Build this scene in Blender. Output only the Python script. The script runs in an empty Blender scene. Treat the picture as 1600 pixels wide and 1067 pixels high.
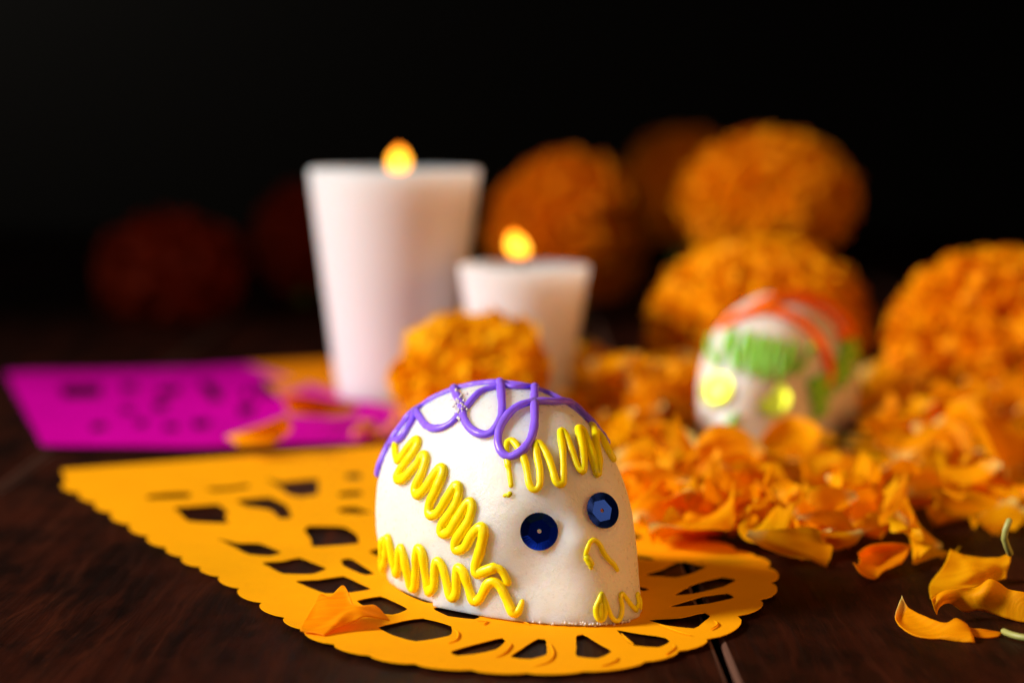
import bpy, bmesh, math, random
from mathutils import Vector, Matrix, noise
from mathutils.bvhtree import BVHTree
from mathutils.geometry import delaunay_2d_cdt

# ------------------------------------------------------------------ camera, world, lights
S = bpy.context.scene
COL = S.collection
FPX, CAMH, VH = 3200.0, 8.4, 180.0            # focal length in px of a 1600 px wide frame, lens height (cm), horizon row
PITCH = math.atan((533.5 - VH) / FPX)
CP, SP = math.cos(PITCH), math.sin(PITCH)

cam_d = bpy.data.cameras.new('camera')
cam_d.sensor_width = 36.0
cam_d.lens = FPX / 1600 * 36
cam_d.clip_start, cam_d.clip_end = 0.02, 20
cam_d.dof.use_dof = True
cam_d.dof.focus_distance = 0.343
cam_d.dof.aperture_fstop = 9.0
cam = bpy.data.objects.new('camera', cam_d)
COL.objects.link(cam)
cam.location = (0, 0, CAMH * .01)
cam.rotation_euler = (math.pi / 2 - PITCH, 0, 0)
S.camera = cam

W = bpy.data.worlds.new('World')
S.world = W
W.use_nodes = True
bg = W.node_tree.nodes['Background']
bg.inputs[0].default_value = (1.0, .9, .8, 1)
bg.inputs[1].default_value = 0.0004

def lamp(kind, name, loc, aim, power, color, **kw):
    d = bpy.data.lights.new(name, kind)
    d.energy = power
    d.color = color
    for k, v in kw.items():
        setattr(d, k, v)
    o = bpy.data.objects.new(name, d)
    COL.objects.link(o)
    o.location = loc
    o.rotation_euler = (Vector(aim) - Vector(loc)).to_track_quat('-Z', 'Y').to_euler()
    return o

lamp('SPOT', 'key_lamp', (-1.05, .20, .64), (.165, .50, .01), 122, (1, .93, .86),
     spot_size=math.radians(38), spot_blend=.7, shadow_soft_size=.17)
lamp('AREA', 'added_front_fill', (-.10, -.75, .65), (.02, .45, .02), 1.7, (1, .88, .76), size=.6)  # added unseen fill, gives the skull's face some ambient light
lamp('AREA', 'added_bounce_fill', (.42, .24, .18), (.0, .36, .02), 1.1, (1, .45, .12), size=.2)  # added area light, stands in for warm bounce off petals and paper

lamp('SPOT', 'added_backdrop_spot', (-1.5, 1.3, .9), (-1.0, 2.4, .75), 26.0, (1, .95, .88),  # added unseen spot, lifts the left of the backdrop to dark grey
     spot_size=math.radians(75), spot_blend=1, shadow_soft_size=.2)

S.view_settings.view_transform = 'Standard'
S.view_settings.look = 'None'
S.view_settings.exposure = 0
S.view_settings.gamma = 1
S.cycles.use_denoising = True
S.cycles.max_bounces = 10
S.cycles.diffuse_bounces = 6
S.cycles.caustics_reflective = False
S.cycles.sample_clamp_indirect = 4

# ------------------------------------------------------------------ geometry helpers (all in cm)
def ray(u, v):
    a, b = (u - 800) / FPX, -(v - 533.5) / FPX
    return Vector((a, CP + b * SP, -SP + b * CP))
def at_h(u, v, z=0.0):                         # point on the plane z = const (cm)
    d = ray(u, v)
    t = (z - CAMH) / d.z
    return Vector((d.x * t, d.y * t, z))
def at_y(u, v, y):                             # point at depth y
    d = ray(u, v)
    t = y / d.y
    return Vector((d.x * t, y, CAMH + d.z * t))
def crop(ox, oy, s, pts):
    return [(ox + x / s, oy + y / s) + tuple(r) for x, y, *r in pts]

def tag(o, label=None, cat=None, group=None, kind=None):
    for k, v in (('label', label), ('category', cat), ('group', group), ('kind', kind)):
        if v: o[k] = v
    return o
def empty(name, loc, rz=0):
    o = bpy.data.objects.new(name, None)
    o.empty_display_size = .01
    COL.objects.link(o)
    o.location = Vector(loc) * .01
    o.rotation_euler.z = rz
    return o
def mesh(name, V, F, mats, smooth=True, mi=None, attr=None):
    m = bpy.data.meshes.new(name)
    m.from_pydata([tuple(Vector(v) * .01) for v in V], [], F)
    for mt in (mats if isinstance(mats, list) else [mats]):
        m.materials.append(mt)
    if smooth:
        m.polygons.foreach_set('use_smooth', [True] * len(m.polygons))
    if mi:
        m.polygons.foreach_set('material_index', mi)
    if attr:
        a = m.attributes.new('along', 'FLOAT', 'POINT')
        a.data.foreach_set('value', attr)
    m.update()
    return m
def obj(name, m, parent=None, loc=None):
    o = bpy.data.objects.new(name, m)
    COL.objects.link(o)
    if parent: o.parent = parent
    if loc is not None: o.location = Vector(loc) * .01
    return o
def catmull(P, step):
    P = [Vector(p) for p in P]
    out = []
    for i in range(len(P) - 1):
        a, b, c, d = P[max(i - 1, 0)], P[i], P[i + 1], P[min(i + 2, len(P) - 1)]
        n = max(1, int((c - b).length / step))
        for k in range(n):
            t = k / n
            out.append(.5 * ((2 * b) + (c - a) * t + (2 * a - 5 * b + 4 * c - d) * t * t + (3 * b - a - 3 * c + d) * t ** 3))
    out.append(P[-1])
    return out
def tube(P, R, seg=10, up=None, flat=1.0):
    """rounded rope through the points P; R radius per point; up: one normal per point"""
    V, F = [], []
    n = len(P)
    T = [(P[min(i + 1, n - 1)] - P[max(i - 1, 0)]).normalized() for i in range(n)]
    rings = []
    for k in (-1, -.85, -.5):
        rings.append((P[0] + T[0] * R[0] * k, R[0] * math.sqrt(max(0, 1 - k * k)) + 1e-4, 0))
    for i in range(n):
        rings.append((P[i], R[i], i))
    for k in (.5, .85, 1):
        rings.append((P[-1] + T[-1] * R[-1] * k, R[-1] * math.sqrt(max(0, 1 - k * k)) + 1e-4, n - 1))
    for c, r, i in rings:
        u = up[i] if up else Vector((0, 0, 1))
        s = T[i].cross(u)
        s = s.normalized() if s.length > 1e-5 else Vector((1, 0, 0))
        w = s.cross(T[i])
        for j in range(seg):
            a = 2 * math.pi * j / seg
            V.append(c + s * r * math.cos(a) + w * r * flat * math.sin(a))
    for q in range(len(rings) - 1):
        for j in range(seg):
            F.append((q * seg + j, q * seg + (j + 1) % seg, (q + 1) * seg + (j + 1) % seg, (q + 1) * seg + j))
    F.append(tuple(reversed(range(seg))))
    F.append(tuple(range(len(V) - seg, len(V))))
    return V, F
def join(parts):
    V, F = [], []
    for v, f in parts:
        k = len(V)
        V += v
        F += [tuple(i + k for i in q) for q in f]
    return V, F
def lathe(prof, seg=48):
    V, F = [], []
    for r, z in prof:
        for j in range(seg):
            a = 2 * math.pi * j / seg
            V.append(Vector((r * math.cos(a), r * math.sin(a), z)))
    for q in range(len(prof) - 1):
        for j in range(seg):
            F.append((q * seg + j, q * seg + (j + 1) % seg, (q + 1) * seg + (j + 1) % seg, (q + 1) * seg + j))
    F.append(tuple(reversed(range(seg))))
    F.append(tuple(range(len(V) - seg, len(V))))
    return V, F

# ------------------------------------------------------------------ materials
class NT:
    def __init__(s, name):
        s.m = bpy.data.materials.new(name)
        s.m.use_nodes = True
        s.t = s.m.node_tree
        s.b = s.t.nodes['Principled BSDF']
        s.out = s.t.nodes['Material Output']
    def n(s, kind, **kw):
        o = s.t.nodes.new(kind)
        for k, v in kw.items():
            if k.startswith('i_'):
                o.inputs[k[2:].replace('_', ' ')].default_value = v
            else:
                setattr(o, k, v)
        return o
    def l(s, a, b): s.t.links.new(a, b)
    def set(s, **kw):
        for k, v in kw.items():
            s.b.inputs[k.replace('_', ' ')].default_value = v
    def coord(s, scale=(1, 1, 1), out='Object'):
        c = s.n('ShaderNodeTexCoord')
        mp = s.n('ShaderNodeMapping')
        mp.inputs['Scale'].default_value = scale
        s.l(c.outputs[out], mp.inputs[0])
        return mp.outputs[0]
    def noise(s, vec, scale, detail=4, rough=.55):
        o = s.n('ShaderNodeTexNoise', i_Scale=scale, i_Detail=detail, i_Roughness=rough)
        s.l(vec, o.inputs['Vector'])
        return o.outputs['Fac']
    def ramp(s, fac, stops):
        o = s.n('ShaderNodeValToRGB')
        e = o.color_ramp.elements
        while len(e) < len(stops): e.new(.5)
        for q, (p, c) in zip(e, stops):
            q.position = p
            q.color = (*c, 1) if len(c) == 3 else c
        s.l(fac, o.inputs[0])
        return o.outputs[0]
    def bump(s, h, strength, dist):
        o = s.n('ShaderNodeBump', i_Strength=strength, i_Distance=dist)
        s.l(h, o.inputs['Height'])
        s.l(o.outputs[0], s.b.inputs['Normal'])
        return o
    def mix(s, f, a, b):
        o = s.n('ShaderNodeMix', data_type='RGBA')
        for sock, val in ((o.inputs[0], f), (o.inputs[6], a), (o.inputs[7], b)):
            if hasattr(val, 'is_linked'): s.l(val, sock)
            else: sock.default_value = val if isinstance(val, (int, float)) else (*val, 1)
        return o.outputs[2]

def sugar_mat(name, col):
    k = NT(name)
    v = k.coord()
    k.set(Roughness=.42, Subsurface_Weight=1.0, Subsurface_Scale=.011)
    k.b.inputs['Subsurface Radius'].default_value = (1, .62, .36)
    blot = k.noise(v, 160, 3)
    k.l(k.mix(blot, col, tuple(c * .93 for c in col)), k.b.inputs['Base Color'])
    g = k.noise(v, 1500, 3, .75)
    big = k.noise(v, 520, 3, .6)
    a = k.n('ShaderNodeMath', operation='MULTIPLY_ADD')
    k.l(big, a.inputs[0]); a.inputs[1].default_value = .35; k.l(g, a.inputs[2])
    patch = k.ramp(k.noise(v, 90, 2), [(.38, (.15, .15, .15)), (.62, (1, 1, 1))])
    b = k.bump(a.outputs[0], .4, .0006)
    mm = k.n('ShaderNodeMath', operation='MULTIPLY'); k.l(patch, mm.inputs[0]); mm.inputs[1].default_value = .40
    k.l(mm.outputs[0], b.inputs['Strength'])
    vo = k.n('ShaderNodeTexVoronoi', i_Scale=1900.0)
    k.l(v, vo.inputs['Vector'])
    k.l(k.ramp(vo.outputs['Color'], [(.12, (.12,) * 3), (.2, (.5,) * 3)]), k.b.inputs['Roughness'])
    return k.m
def icing_mat(name, col, sss=(1, .6, .3), rough=.34):
    k = NT(name)
    v = k.coord()
    k.set(Roughness=rough, Subsurface_Weight=.6, Subsurface_Scale=.0014)
    k.b.inputs['Specular IOR Level'].default_value = .3
    k.b.inputs['Subsurface Radius'].default_value = sss
    k.l(k.mix(k.noise(v, 260, 3), col, tuple(c * .86 for c in col)), k.b.inputs['Base Color'])
    k.bump(k.noise(v, 900, 3), .25, .0003)
    return k.m
def petal_mat(name, c0, c1, base=(.80, .66, .20), trans=.48):
    k = NT(name)
    v = k.coord()
    rnd = k.n('ShaderNodeObjectInfo').outputs['Random']
    at = k.n('ShaderNodeAttribute', attribute_name='along').outputs['Fac']
    c = k.mix(rnd, c0, c1)
    streak = k.noise(k.coord((60, 900, 60)), 1, 3)
    c = k.mix(k.ramp(streak, [(.35, (0,) * 3), (.7, (.55,) * 3)]), c, tuple(q * .8 for q in c0))
    c = k.mix(k.ramp(at, [(.02, (1,) * 3), (.2, (0,) * 3)]), c, base)
    k.l(c, k.b.inputs['Base Color'])
    k.set(Roughness=.55)
    k.b.inputs['Specular IOR Level'].default_value = .08
    k.bump(k.noise(k.coord((160, 1600, 160)), 1, 2), .5, .0005)
    t = k.n('ShaderNodeBsdfTranslucent')
    k.l(c, t.inputs[0])
    mx = k.n('ShaderNodeMixShader'); mx.inputs[0].default_value = trans
    k.l(k.b.outputs[0], mx.inputs[1]); k.l(t.outputs[0], mx.inputs[2]); k.l(mx.outputs[0], k.out.inputs[0])
    return k.m
def paper_mat(name, col, trans=.12):
    k = NT(name)
    v = k.coord()
    c = k.mix(k.noise(v, 120, 5, .65), col, tuple(q * .88 for q in col))
    k.l(c, k.b.inputs['Base Color'])
    k.set(Roughness=.8)
    k.b.inputs['Specular IOR Level'].default_value = .02
    k.bump(k.noise(v, 1400, 3, .7), .25, .0002)
    t = k.n('ShaderNodeBsdfTranslucent')
    k.l(c, t.inputs[0])
    mx = k.n('ShaderNodeMixShader'); mx.inputs[0].default_value = trans
    k.l(k.b.outputs[0], mx.inputs[1]); k.l(t.outputs[0], mx.inputs[2]); k.l(mx.outputs[0], k.out.inputs[0])
    return k.m
def wood_mat():
    k = NT('dark_stained_wood')
    g = k.coord((300, 14, 300), 'Object')
    n1 = k.noise(g, 1, 6, .65)
    n2 = k.noise(k.coord((900, 26, 900)), 1, 3, .6)
    n3 = k.noise(k.coord((75, 30, 75)), 1, 5, .65)
    wp = k.n('ShaderNodeTexNoise', i_Scale=1.0, i_Detail=3.0)
    k.l(k.coord((22, 10, 22)), wp.inputs['Vector'])
    vm = k.n('ShaderNodeVectorMath', operation='MULTIPLY_ADD')
    k.l(wp.outputs['Color'], vm.inputs[0]); vm.inputs[1].default_value = (5, 1.2, 5); k.l(g, vm.inputs[2])
    n1 = k.noise(vm.outputs[0], 1, 8, .72)
    c = k.ramp(n1, [(.30, (.004, .0014, .001)), (.52, (.014, .0032, .0014)), (.74, (.055, .012, .004))])
    c = k.mix(k.ramp(n2, [(.42, (0,) * 3), (.75, (.6,) * 3)]), c, (.006, .004, .003))
    c = k.mix(k.ramp(n3, [(.45, (0,) * 3), (.72, (.75,) * 3)]), c, (.040, .0075, .0028))
    c = k.mix(k.ramp(n3, [(.3, (.8,) * 3), (.5, (0,) * 3)]), c, (.004, .0018, .0013))
    k.l(c, k.b.inputs['Base Color'])
    k.l(k.ramp(n1, [(.3, (.42,) * 3), (.7, (.62,) * 3)]), k.b.inputs['Roughness'])
    k.b.inputs['Specular IOR Level'].default_value = .05
    a = k.n('ShaderNodeMath', operation='MULTIPLY_ADD')
    k.l(n2, a.inputs[0]); a.inputs[1].default_value = .7; k.l(n1, a.inputs[2])
    k.bump(a.outputs[0], .45, .0006)
    return k.m
def simple(name, col, rough=.5, **kw):
    k = NT(name)
    k.l(k.mix(k.noise(k.coord(), 300, 3), col, tuple(q * .8 for q in col)), k.b.inputs['Base Color'])
    k.set(Roughness=rough, **kw)
    return k.m
def flame_mat():
    k = NT('candle_flame')
    k.t.nodes.remove(k.b)
    e = k.n('ShaderNodeEmission', i_Strength=5.0)
    g = k.n('ShaderNodeSeparateXYZ')
    k.l(k.coord(out='Generated'), g.inputs[0])
    k.l(k.ramp(g.outputs[2], [(0, (.9, .20, .006)), (.28, (1, .42, .03)), (.5, (1, .40, .025)), (1, (.9, .18, .004))]), e.inputs[0])
    k.l(e.outputs[0], k.out.inputs[0])
    return k.m

M_SUGAR = sugar_mat('sugar', (.81, .755, .68))
M_SUGAR_PINK = sugar_mat('pinkish_sugar', (.77, .69, .61))
M_CRYSTAL = simple('sugar_crystal', (.72, .67, .60), .55)
M_PURPLE = icing_mat('purple_icing', (.27, .13, .92), (.6, .3, 1))
M_YELLOW = icing_mat('yellow_icing', (.98, .77, .003))
M_GREEN = icing_mat('green_icing', (.24, .62, .05))
M_ORANGE = icing_mat('orange_icing', (.98, .15, .003))
M_PETAL = petal_mat('marigold_petal', (.97, .33, .001), (.99, .54, .002))
M_PETAL_DEEP = petal_mat('deep_marigold_petal', (.98, .38, .001), (.99, .46, .002), base=(.95, .34, .002), trans=.42)
M_PETAL_SHADED = petal_mat('shaded_marigold_petal', (.22, .016, .001), (.25, .025, .001), base=(.2, .02, .001), trans=.35)  # petal colour reddened and darkened: paints in the shade on the two left heads
M_PETAL_ORANGE = petal_mat('orange_marigold_petal', (.98, .30, .001), (.99, .36, .001), base=(.95, .28, .001), trans=.45)
M_PETAL_BRIGHT = petal_mat('bright_marigold_petal', (.99, .46, .002), (.99, .58, .003), base=(.98, .45, .002), trans=.45)
M_PAPER = paper_mat('yellow_tissue_card', (.95, .40, .003))
M_MAGENTA = paper_mat('magenta_tissue_card', (.58, .0, .34))
M_ORPAPER = paper_mat('orange_tissue_card', (.90, .27, .003))
M_WOOD = wood_mat()
M_WORN = simple('worn_wood_edge', (.09, .03, .012), .95)
M_WAX = NT('white_wax')
M_WAX.set(Roughness=.5, Subsurface_Weight=1.0, Subsurface_Scale=.03)
M_WAX.b.inputs['Subsurface Radius'].default_value = (1, .72, .6)
M_WAX.l(M_WAX.mix(M_WAX.noise(M_WAX.coord(), 60, 4), (.68, .655, .655), (.65, .625, .62)), M_WAX.b.inputs['Base Color'])
M_WAX = M_WAX.m
M_WICK = simple('charred_wick', (.02, .014, .01), .9)
M_FLAME = flame_mat()
M_STEM = simple('green_stem', (.16, .25, .04), .5)
M_PALE = simple('pale_stem', (.36, .36, .09), .5)
M_CLOTH = simple('dark_backdrop_cloth', (.020, .020, .018), .95)
M_SEQ = simple('navy_sequin_foil', (.0003, .020, .32), .25, Metallic=.9)
M_LIME = simple('lime_sequin_foil', (.86, .90, .05), .40, Metallic=.85, Coat_Weight=.3)

# ------------------------------------------------------------------ setting: table of planks, backdrop
def rounded_plank(x0, x1, y0, y1, z0, z1, b):
    prof = [(x0, z0), (x1, z0), (x1, z1 - b), (x1 - b * .35, z1 - b * .3), (x1 - b, z1), (x0 + b, z1), (x0 + b * .35, z1 - b * .3), (x0, z1 - b)]
    V = [Vector((x, y0, z)) for x, z in prof] + [Vector((x, y1, z)) for x, z in prof]
    n = len(prof)
    F = [(i, (i + 1) % n, n + (i + 1) % n, n + i) for i in range(n)]
    F = [tuple(reversed(f)) for f in F] + [tuple(range(n)), tuple(reversed(range(n, 2 * n)))]
    return V, F
table = tag(empty('table', (0, 0, 0)), kind='structure')
sx = (1127 - 800) / FPX * (CAMH * FPX / (1020 - VH))           # the seam right of the skull
sx = at_h(1124, 1012).x
xl = at_h(64, 716).x
pw = sx - xl
xs = [xl - 2 * pw, xl - pw, xl, sx, sx + pw, sx + 2 * pw]
for i in range(5):
    v, f = rounded_plank(xs[i] + .06, xs[i + 1] - .06, -20 - i, 150, -2.6, 0, .08)
    c = Vector(((xs[i] + xs[i + 1]) / 2, 65, 0))
    o = obj('plank', mesh('plank', [p - c for p in v], f, [M_WOOD, M_WORN], smooth=False, mi=[1 if k in (2, 3, 5, 6) else 0 for k in range(len(f))]), table, c)
bd = []
for i in range(25):
    x = -260 + 520 * i / 24
    bd.append(x)
V, F = [], []
for i, x in enumerate(bd):
    y = 240 + 4 * math.sin(x * .13) + 2 * math.sin(x * .31)
    V += [Vector((x, y, -90)), Vector((x, y, 190))]
for i in range(24):
    F.append((2 * i, 2 * i + 2, 2 * i + 3, 2 * i + 1))
tag(obj('backdrop', mesh('backdrop', V, F, M_CLOTH)), kind='structure')

# ------------------------------------------------------------------ cut paper banners
def cut_paper(name, outline, holes, mat, zf, step=.45, thick=.013):
    """outline, holes: lists of ground points (cm); zf(x,y): lift off the table"""
    loops = [outline] + holes
    P, E = [], []
    def inside(p, L):
        c = False
        for i in range(len(L)):
            a, b = L[i], L[i - 1]
            if (a.y > p.y) != (b.y > p.y) and p.x < (b.x - a.x) * (p.y - a.y) / (b.y - a.y) + a.x: c = not c
        return c
    for L in loops:
        k = len(P)
        P += [Vector((p.x, p.y)) for p in L]
        E += [(k + i, k + (i + 1) % len(L)) for i in range(len(L))]
    bnd = list(P)
    x0, x1 = min(p.x for p in outline), max(p.x for p in outline)
    y0, y1 = min(p.y for p in outline), max(p.y for p in outline)
    y = y0
    while y < y1:
        x = x0
        while x < x1:
            p = Vector((x + random.uniform(-.08, .08), y + random.uniform(-.08, .08)))
            if inside(p, outline) and not any(inside(p, h) for h in holes) and min((p - q).length_squared for q in bnd) > .03:
                P.append(p)
            x += step
        y += step
    vs, es, fs, *_ = delaunay_2d_cdt(P, E, [], 0, 1e-5)
    keep = []
    for f in fs:
        c = sum((vs[i] for i in f), Vector((0, 0))) / len(f)
        if inside(c, outline) and not any(inside(c, h) for h in holes):
            keep.append(tuple(f))
    V = [Vector((p.x, p.y, zf(p.x, p.y) + thick)) for p in vs] + [Vector((p.x, p.y, zf(p.x, p.y))) for p in vs]
    n = len(vs)
    cnt = {}
    F = []
    for f in keep:
        a = (vs[f[1]] - vs[f[0]]).cross(vs[f[2]] - vs[f[0]])
        if a < 0: f = tuple(reversed(f))
        F.append(f)
        F.append(tuple(n + i for i in reversed(f)))
        for i in range(len(f)):
            cnt[(f[i], f[(i + 1) % len(f)])] = 1
    for (a, b) in list(cnt):
        if (b, a) not in cnt:
            F.append((b, a, n + a, n + b))
    return mesh(name, V, F, mat, smooth=False)
random.seed(5)
def scallops(nodes, bulge, closed_from=None):
    out = []
    for a, b in zip(nodes[:-1], nodes[1:]):
        d = b - a
        nrm = Vector((d.y, -d.x, 0))          # outward for a loop walked with the paper on the left side
        for k in range(7):
            t = k / 7
            out.append(a + d * t + nrm * bulge * (4 * t * (1 - t)) ** .7)
    return out
px_nodes = [(104, 757), (128, 775), (152, 790), (178, 806), (206, 824), (234, 841), (262, 859), (287, 874), (315, 891), (344, 907),
            (375, 924), (410, 946), (445, 970), (478, 989), (522, 1013), (578, 1031), (650, 1044), (738, 1053), (825, 1057), (912, 1055),
            (1008, 1040), (1060, 1024), (1104, 1005), (1152, 970), (1186, 943), (1203, 915), (1198, 891), (1180, 873), (1148, 863)]
gn = [at_h(*p) for p in px_nodes]
edge = scallops(gn, .15)
back_l, back_r = at_h(96, 739), at_h(690, 694)
e0 = gn[-1]
right_nodes = [e0.lerp(back_r, k / 14) for k in range(15)]
outline = [back_l] + edge + scallops(right_nodes, .15) + [back_r]
H5 = lambda *p: [at_h(u, v) for u, v in crop(200, 690, 3.81, p)]
H3 = lambda *p: [at_h(u, v) for u, v in crop(440, 800, 2.0, p)]
H6 = lambda *p: [at_h(u, v) for u, v in crop(980, 820, 4.32, p)]
H7 = lambda *p: [at_h(u, v) for u, v in crop(440, 900, 8.0, p)]
holes = [
    H5((120, 345), (230, 328), (350, 322), (348, 350), (240, 355), (140, 362)),
    H5((300, 415), (440, 405), (530, 395), (580, 440), (555, 455), (580, 495), (450, 488), (370, 482), (340, 450)),
    H5((480, 292), (600, 285), (700, 266), (705, 285), (600, 302), (520, 308)),
    H5((670, 370), (850, 352), (930, 400), (955, 465), (890, 470), (850, 425), (780, 412), (720, 405)),
    H5((840, 235), (920, 258), (1110, 240), (1105, 320), (1020, 335), (960, 322), (925, 290)),
    H5((1255, 420), (1350, 408), (1450, 445), (1380, 450), (1280, 440)),
    H5((1090, 530), (1270, 535), (1335, 575), (1345, 620), (1110, 632), (1105, 600), (1070, 555)),
    H5((545, 590), (680, 625), (780, 622), (890, 668), (830, 690), (720, 682), (640, 640)),
    H5((820, 738), (930, 735), (1020, 710), (1160, 770), (1080, 800), (930, 797)),
    H5((1280, 720), (1330, 713), (1460, 795), (1400, 802), (1290, 755)),
    H5((1025, 850), (1150, 845), (1280, 820), (1420, 890), (1300, 910), (1180, 915)),
    H5((1260, 318), (1380, 308), (1380, 338), (1270, 342)),
    H5((1300, 205), (1380, 200), (1385, 228), (1310, 230)),
    H5((1440, 668), (1560, 650), (1600, 690), (1500, 700)),
    H7((930, 350), (1250, 285), (1590, 440), (1400, 520), (1200, 500)),
    H3((300, 370), (380, 350), (445, 340), (530, 365), (525, 395), (420, 413), (350, 395)),
    H3((350, 232), (420, 238), (490, 258), (600, 288), (540, 296), (450, 292), (390, 265)),
    H3((470, 308), (540, 305), (625, 338), (600, 346), (520, 335)),
    H3((528, 446), (600, 425), (690, 402), (702, 412), (670, 440), (600, 455), (545, 462)),
    H3((712, 462), (760, 430), (800, 405), (825, 407), (828, 455), (780, 469)),
    H3((922, 396), (945, 392), (985, 418), (1035, 445), (990, 469), (920, 461)),
    H3((1045, 376), (1120, 390), (1200, 402), (1216, 415), (1180, 437), (1100, 430)),
    H3((1140, 347), (1250, 345), (1320, 327), (1341, 340), (1290, 378), (1200, 365)),
    H3((1205, 308), (1310, 275), (1390, 264), (1416, 280), (1330, 299), (1240, 307)),
    H3((1225, 270), (1290, 235), (1370, 211), (1421, 222), (1380, 246), (1290, 266)),
    H6((110, 350), (250, 310), (330, 265), (400, 262), (470, 290), (545, 295), (430, 345), (330, 372)),
    H6((20, 205), (200, 233), (170, 255), (40, 232)),
    H6((70, 430), (170, 455), (100, 472)),
]
def densify(L, jag=.012):
    out = []
    for i in range(len(L)):
        a, b = L[i], L[(i + 1) % len(L)]
        n = max(1, int((b - a).length / .16))
        for k in range(n):
            p = a.lerp(b, k / n)
            if k: p = p + Vector((random.uniform(-jag, jag), random.uniform(-jag, jag), 0))
            out.append(p)
    # round the corners a little
    r = []
    for i in range(len(out)):
        a, b, c = out[i - 1], out[i], out[(i + 1) % len(out)]
        r.append(b * .7 + (a + c) * .15)
    return r
def grow(h, k):
    c = sum(h, Vector((0, 0, 0))) / len(h)
    return [c + (p - c) * k for p in h]
ed = (back_r - back_l).normalized()
ax_o = (back_l + back_r) / 2
def mirrored(h):
    return [p - ed * (2 * (p - ax_o).dot(ed)) for p in h]
cen = [sum(h, Vector((0, 0, 0))) / len(h) for h in holes]
for q in (0, 1, 2, 3, 7, 8, 10):                     # the half of the pattern hidden by the skull and the petals
    m = mirrored(holes[q])
    c = sum(m, Vector((0, 0, 0))) / len(m)
    if min((c - k).length for k in cen) > 1.5:
        holes.append(list(reversed(m)))
        cen.append(c)
holes = [densify(grow(h, 1.2 if i < 14 else 1.04)) for i, h in enumerate(holes)]
def paper_lift(x, y):
    n = noise.noise(Vector((x * .22, y * .22, 1.7)))
    n2 = noise.noise(Vector((x * .7, y * .7, 4.2)))
    return .055 + .045 * n + .018 * n2
paper = obj('paper_banner', cut_paper('paper_banner', outline, holes, M_PAPER, paper_lift))
tag(paper, 'yellow cut paper banner with scalloped rim lying under the white skull', 'paper banner', 'cut paper banners')
# turned-up burrs along the cuts: fine raised creases beside the holes
def crease(pts, r=.018):
    P = catmull([at_h(u, v, paper_lift(*at_h(u, v).xy) + .03) for u, v in pts], .08)
    R = [r * (.25 + .75 * math.sin(math.pi * (i + .5) / len(P))) for i in range(len(P))]
    return tube(P, R, 6, None, .8)
cr = [crop(440, 800, 2, p) for p in (
    [(540, 366), (552, 378), (546, 398), (520, 408)], [(700, 402), (716, 412), (700, 436), (670, 452)], [(838, 410), (850, 440), (835, 466), (790, 480)],
    [(1050, 452), (1040, 466), (1000, 480)], [(1222, 412), (1228, 424), (1200, 444)], [(1352, 338), (1362, 350), (1340, 366)],
    [(612, 338), (640, 338), (632, 350)], [(722, 335), (752, 340), (775, 350)], [(1062, 378), (1080, 396), (1100, 412)],
    [(560, 300), (600, 312), (640, 316)], [(1180, 350), (1240, 372), (1280, 384)])]
v, f = join([crease(c) for c in cr])
obj('crease', mesh('crease', v, f, M_PAPER), paper)

# magenta and orange banners behind
def quad_paper(name, corners, holes_px, mat, zf, label):
    c = [at_h(*p) for p in corners]
    o = []
    for i in range(len(c)):
        a, b = c[i], c[(i + 1) % len(c)]
        n = max(1, int((b - a).length / .7))
        o += [a.lerp(b, k / n) for k in range(n)]
    if sum(o[i - 1].x * o[i].y - o[i].x * o[i - 1].y for i in range(len(o))) < 0: o.reverse()
    hs = [densify([at_h(*q) for q in h]) for h in holes_px]
    return tag(obj(name, cut_paper(name, o, hs, mat, zf, .8)), label, 'paper banner', 'cut paper banners')
mag_holes = [[(92, 610), (160, 606), (158, 625), (100, 628)],
             [(140, 668), (165, 665), (168, 676), (145, 678)], [(245, 612), (285, 608), (275, 622), (250, 624)],
             [(310, 602), (330, 600), (352, 628), (332, 632)], [(400, 602), (440, 600), (432, 622), (405, 622)],
             [(300, 662), (330, 660), (325, 676), (302, 676)], [(190, 606), (215, 605), (212, 618), (192, 620)],
             [(240, 632), (262, 630), (260, 645), (242, 646)], [(372, 640), (400, 636), (396, 652), (374, 654)],
             [(255, 668), (280, 668), (278, 680), (257, 680)], [(380, 612), (392, 610), (392, 624), (380, 625)],
             [(212, 660), (230, 658), (228, 672), (214, 674)], [(190, 640), (210, 640), (208, 650), (192, 650)]]
def mag_lift(x, y):
    return .09 + .07 * noise.noise(Vector((x * .15, y * .12, 7))) + .06 * noise.noise(Vector((x * .5, y * .4, 3)))
quad_paper('paper_banner', [(66, 703), (8, 588), (392, 576), (640, 652), (612, 692), (330, 704)], mag_holes, M_MAGENTA, mag_lift,
           'magenta cut paper banner lying behind the yellow one on the left')
quad_paper('paper_banner', [(440, 622), (385, 572), (560, 562), (760, 585), (770, 640), (640, 668)], [], M_ORPAPER,
           lambda x, y: .05 + .03 * noise.noise(Vector((x * .2, y * .2, 11))),
           'orange paper sheet half under the magenta banner and the tall candle')

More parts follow.
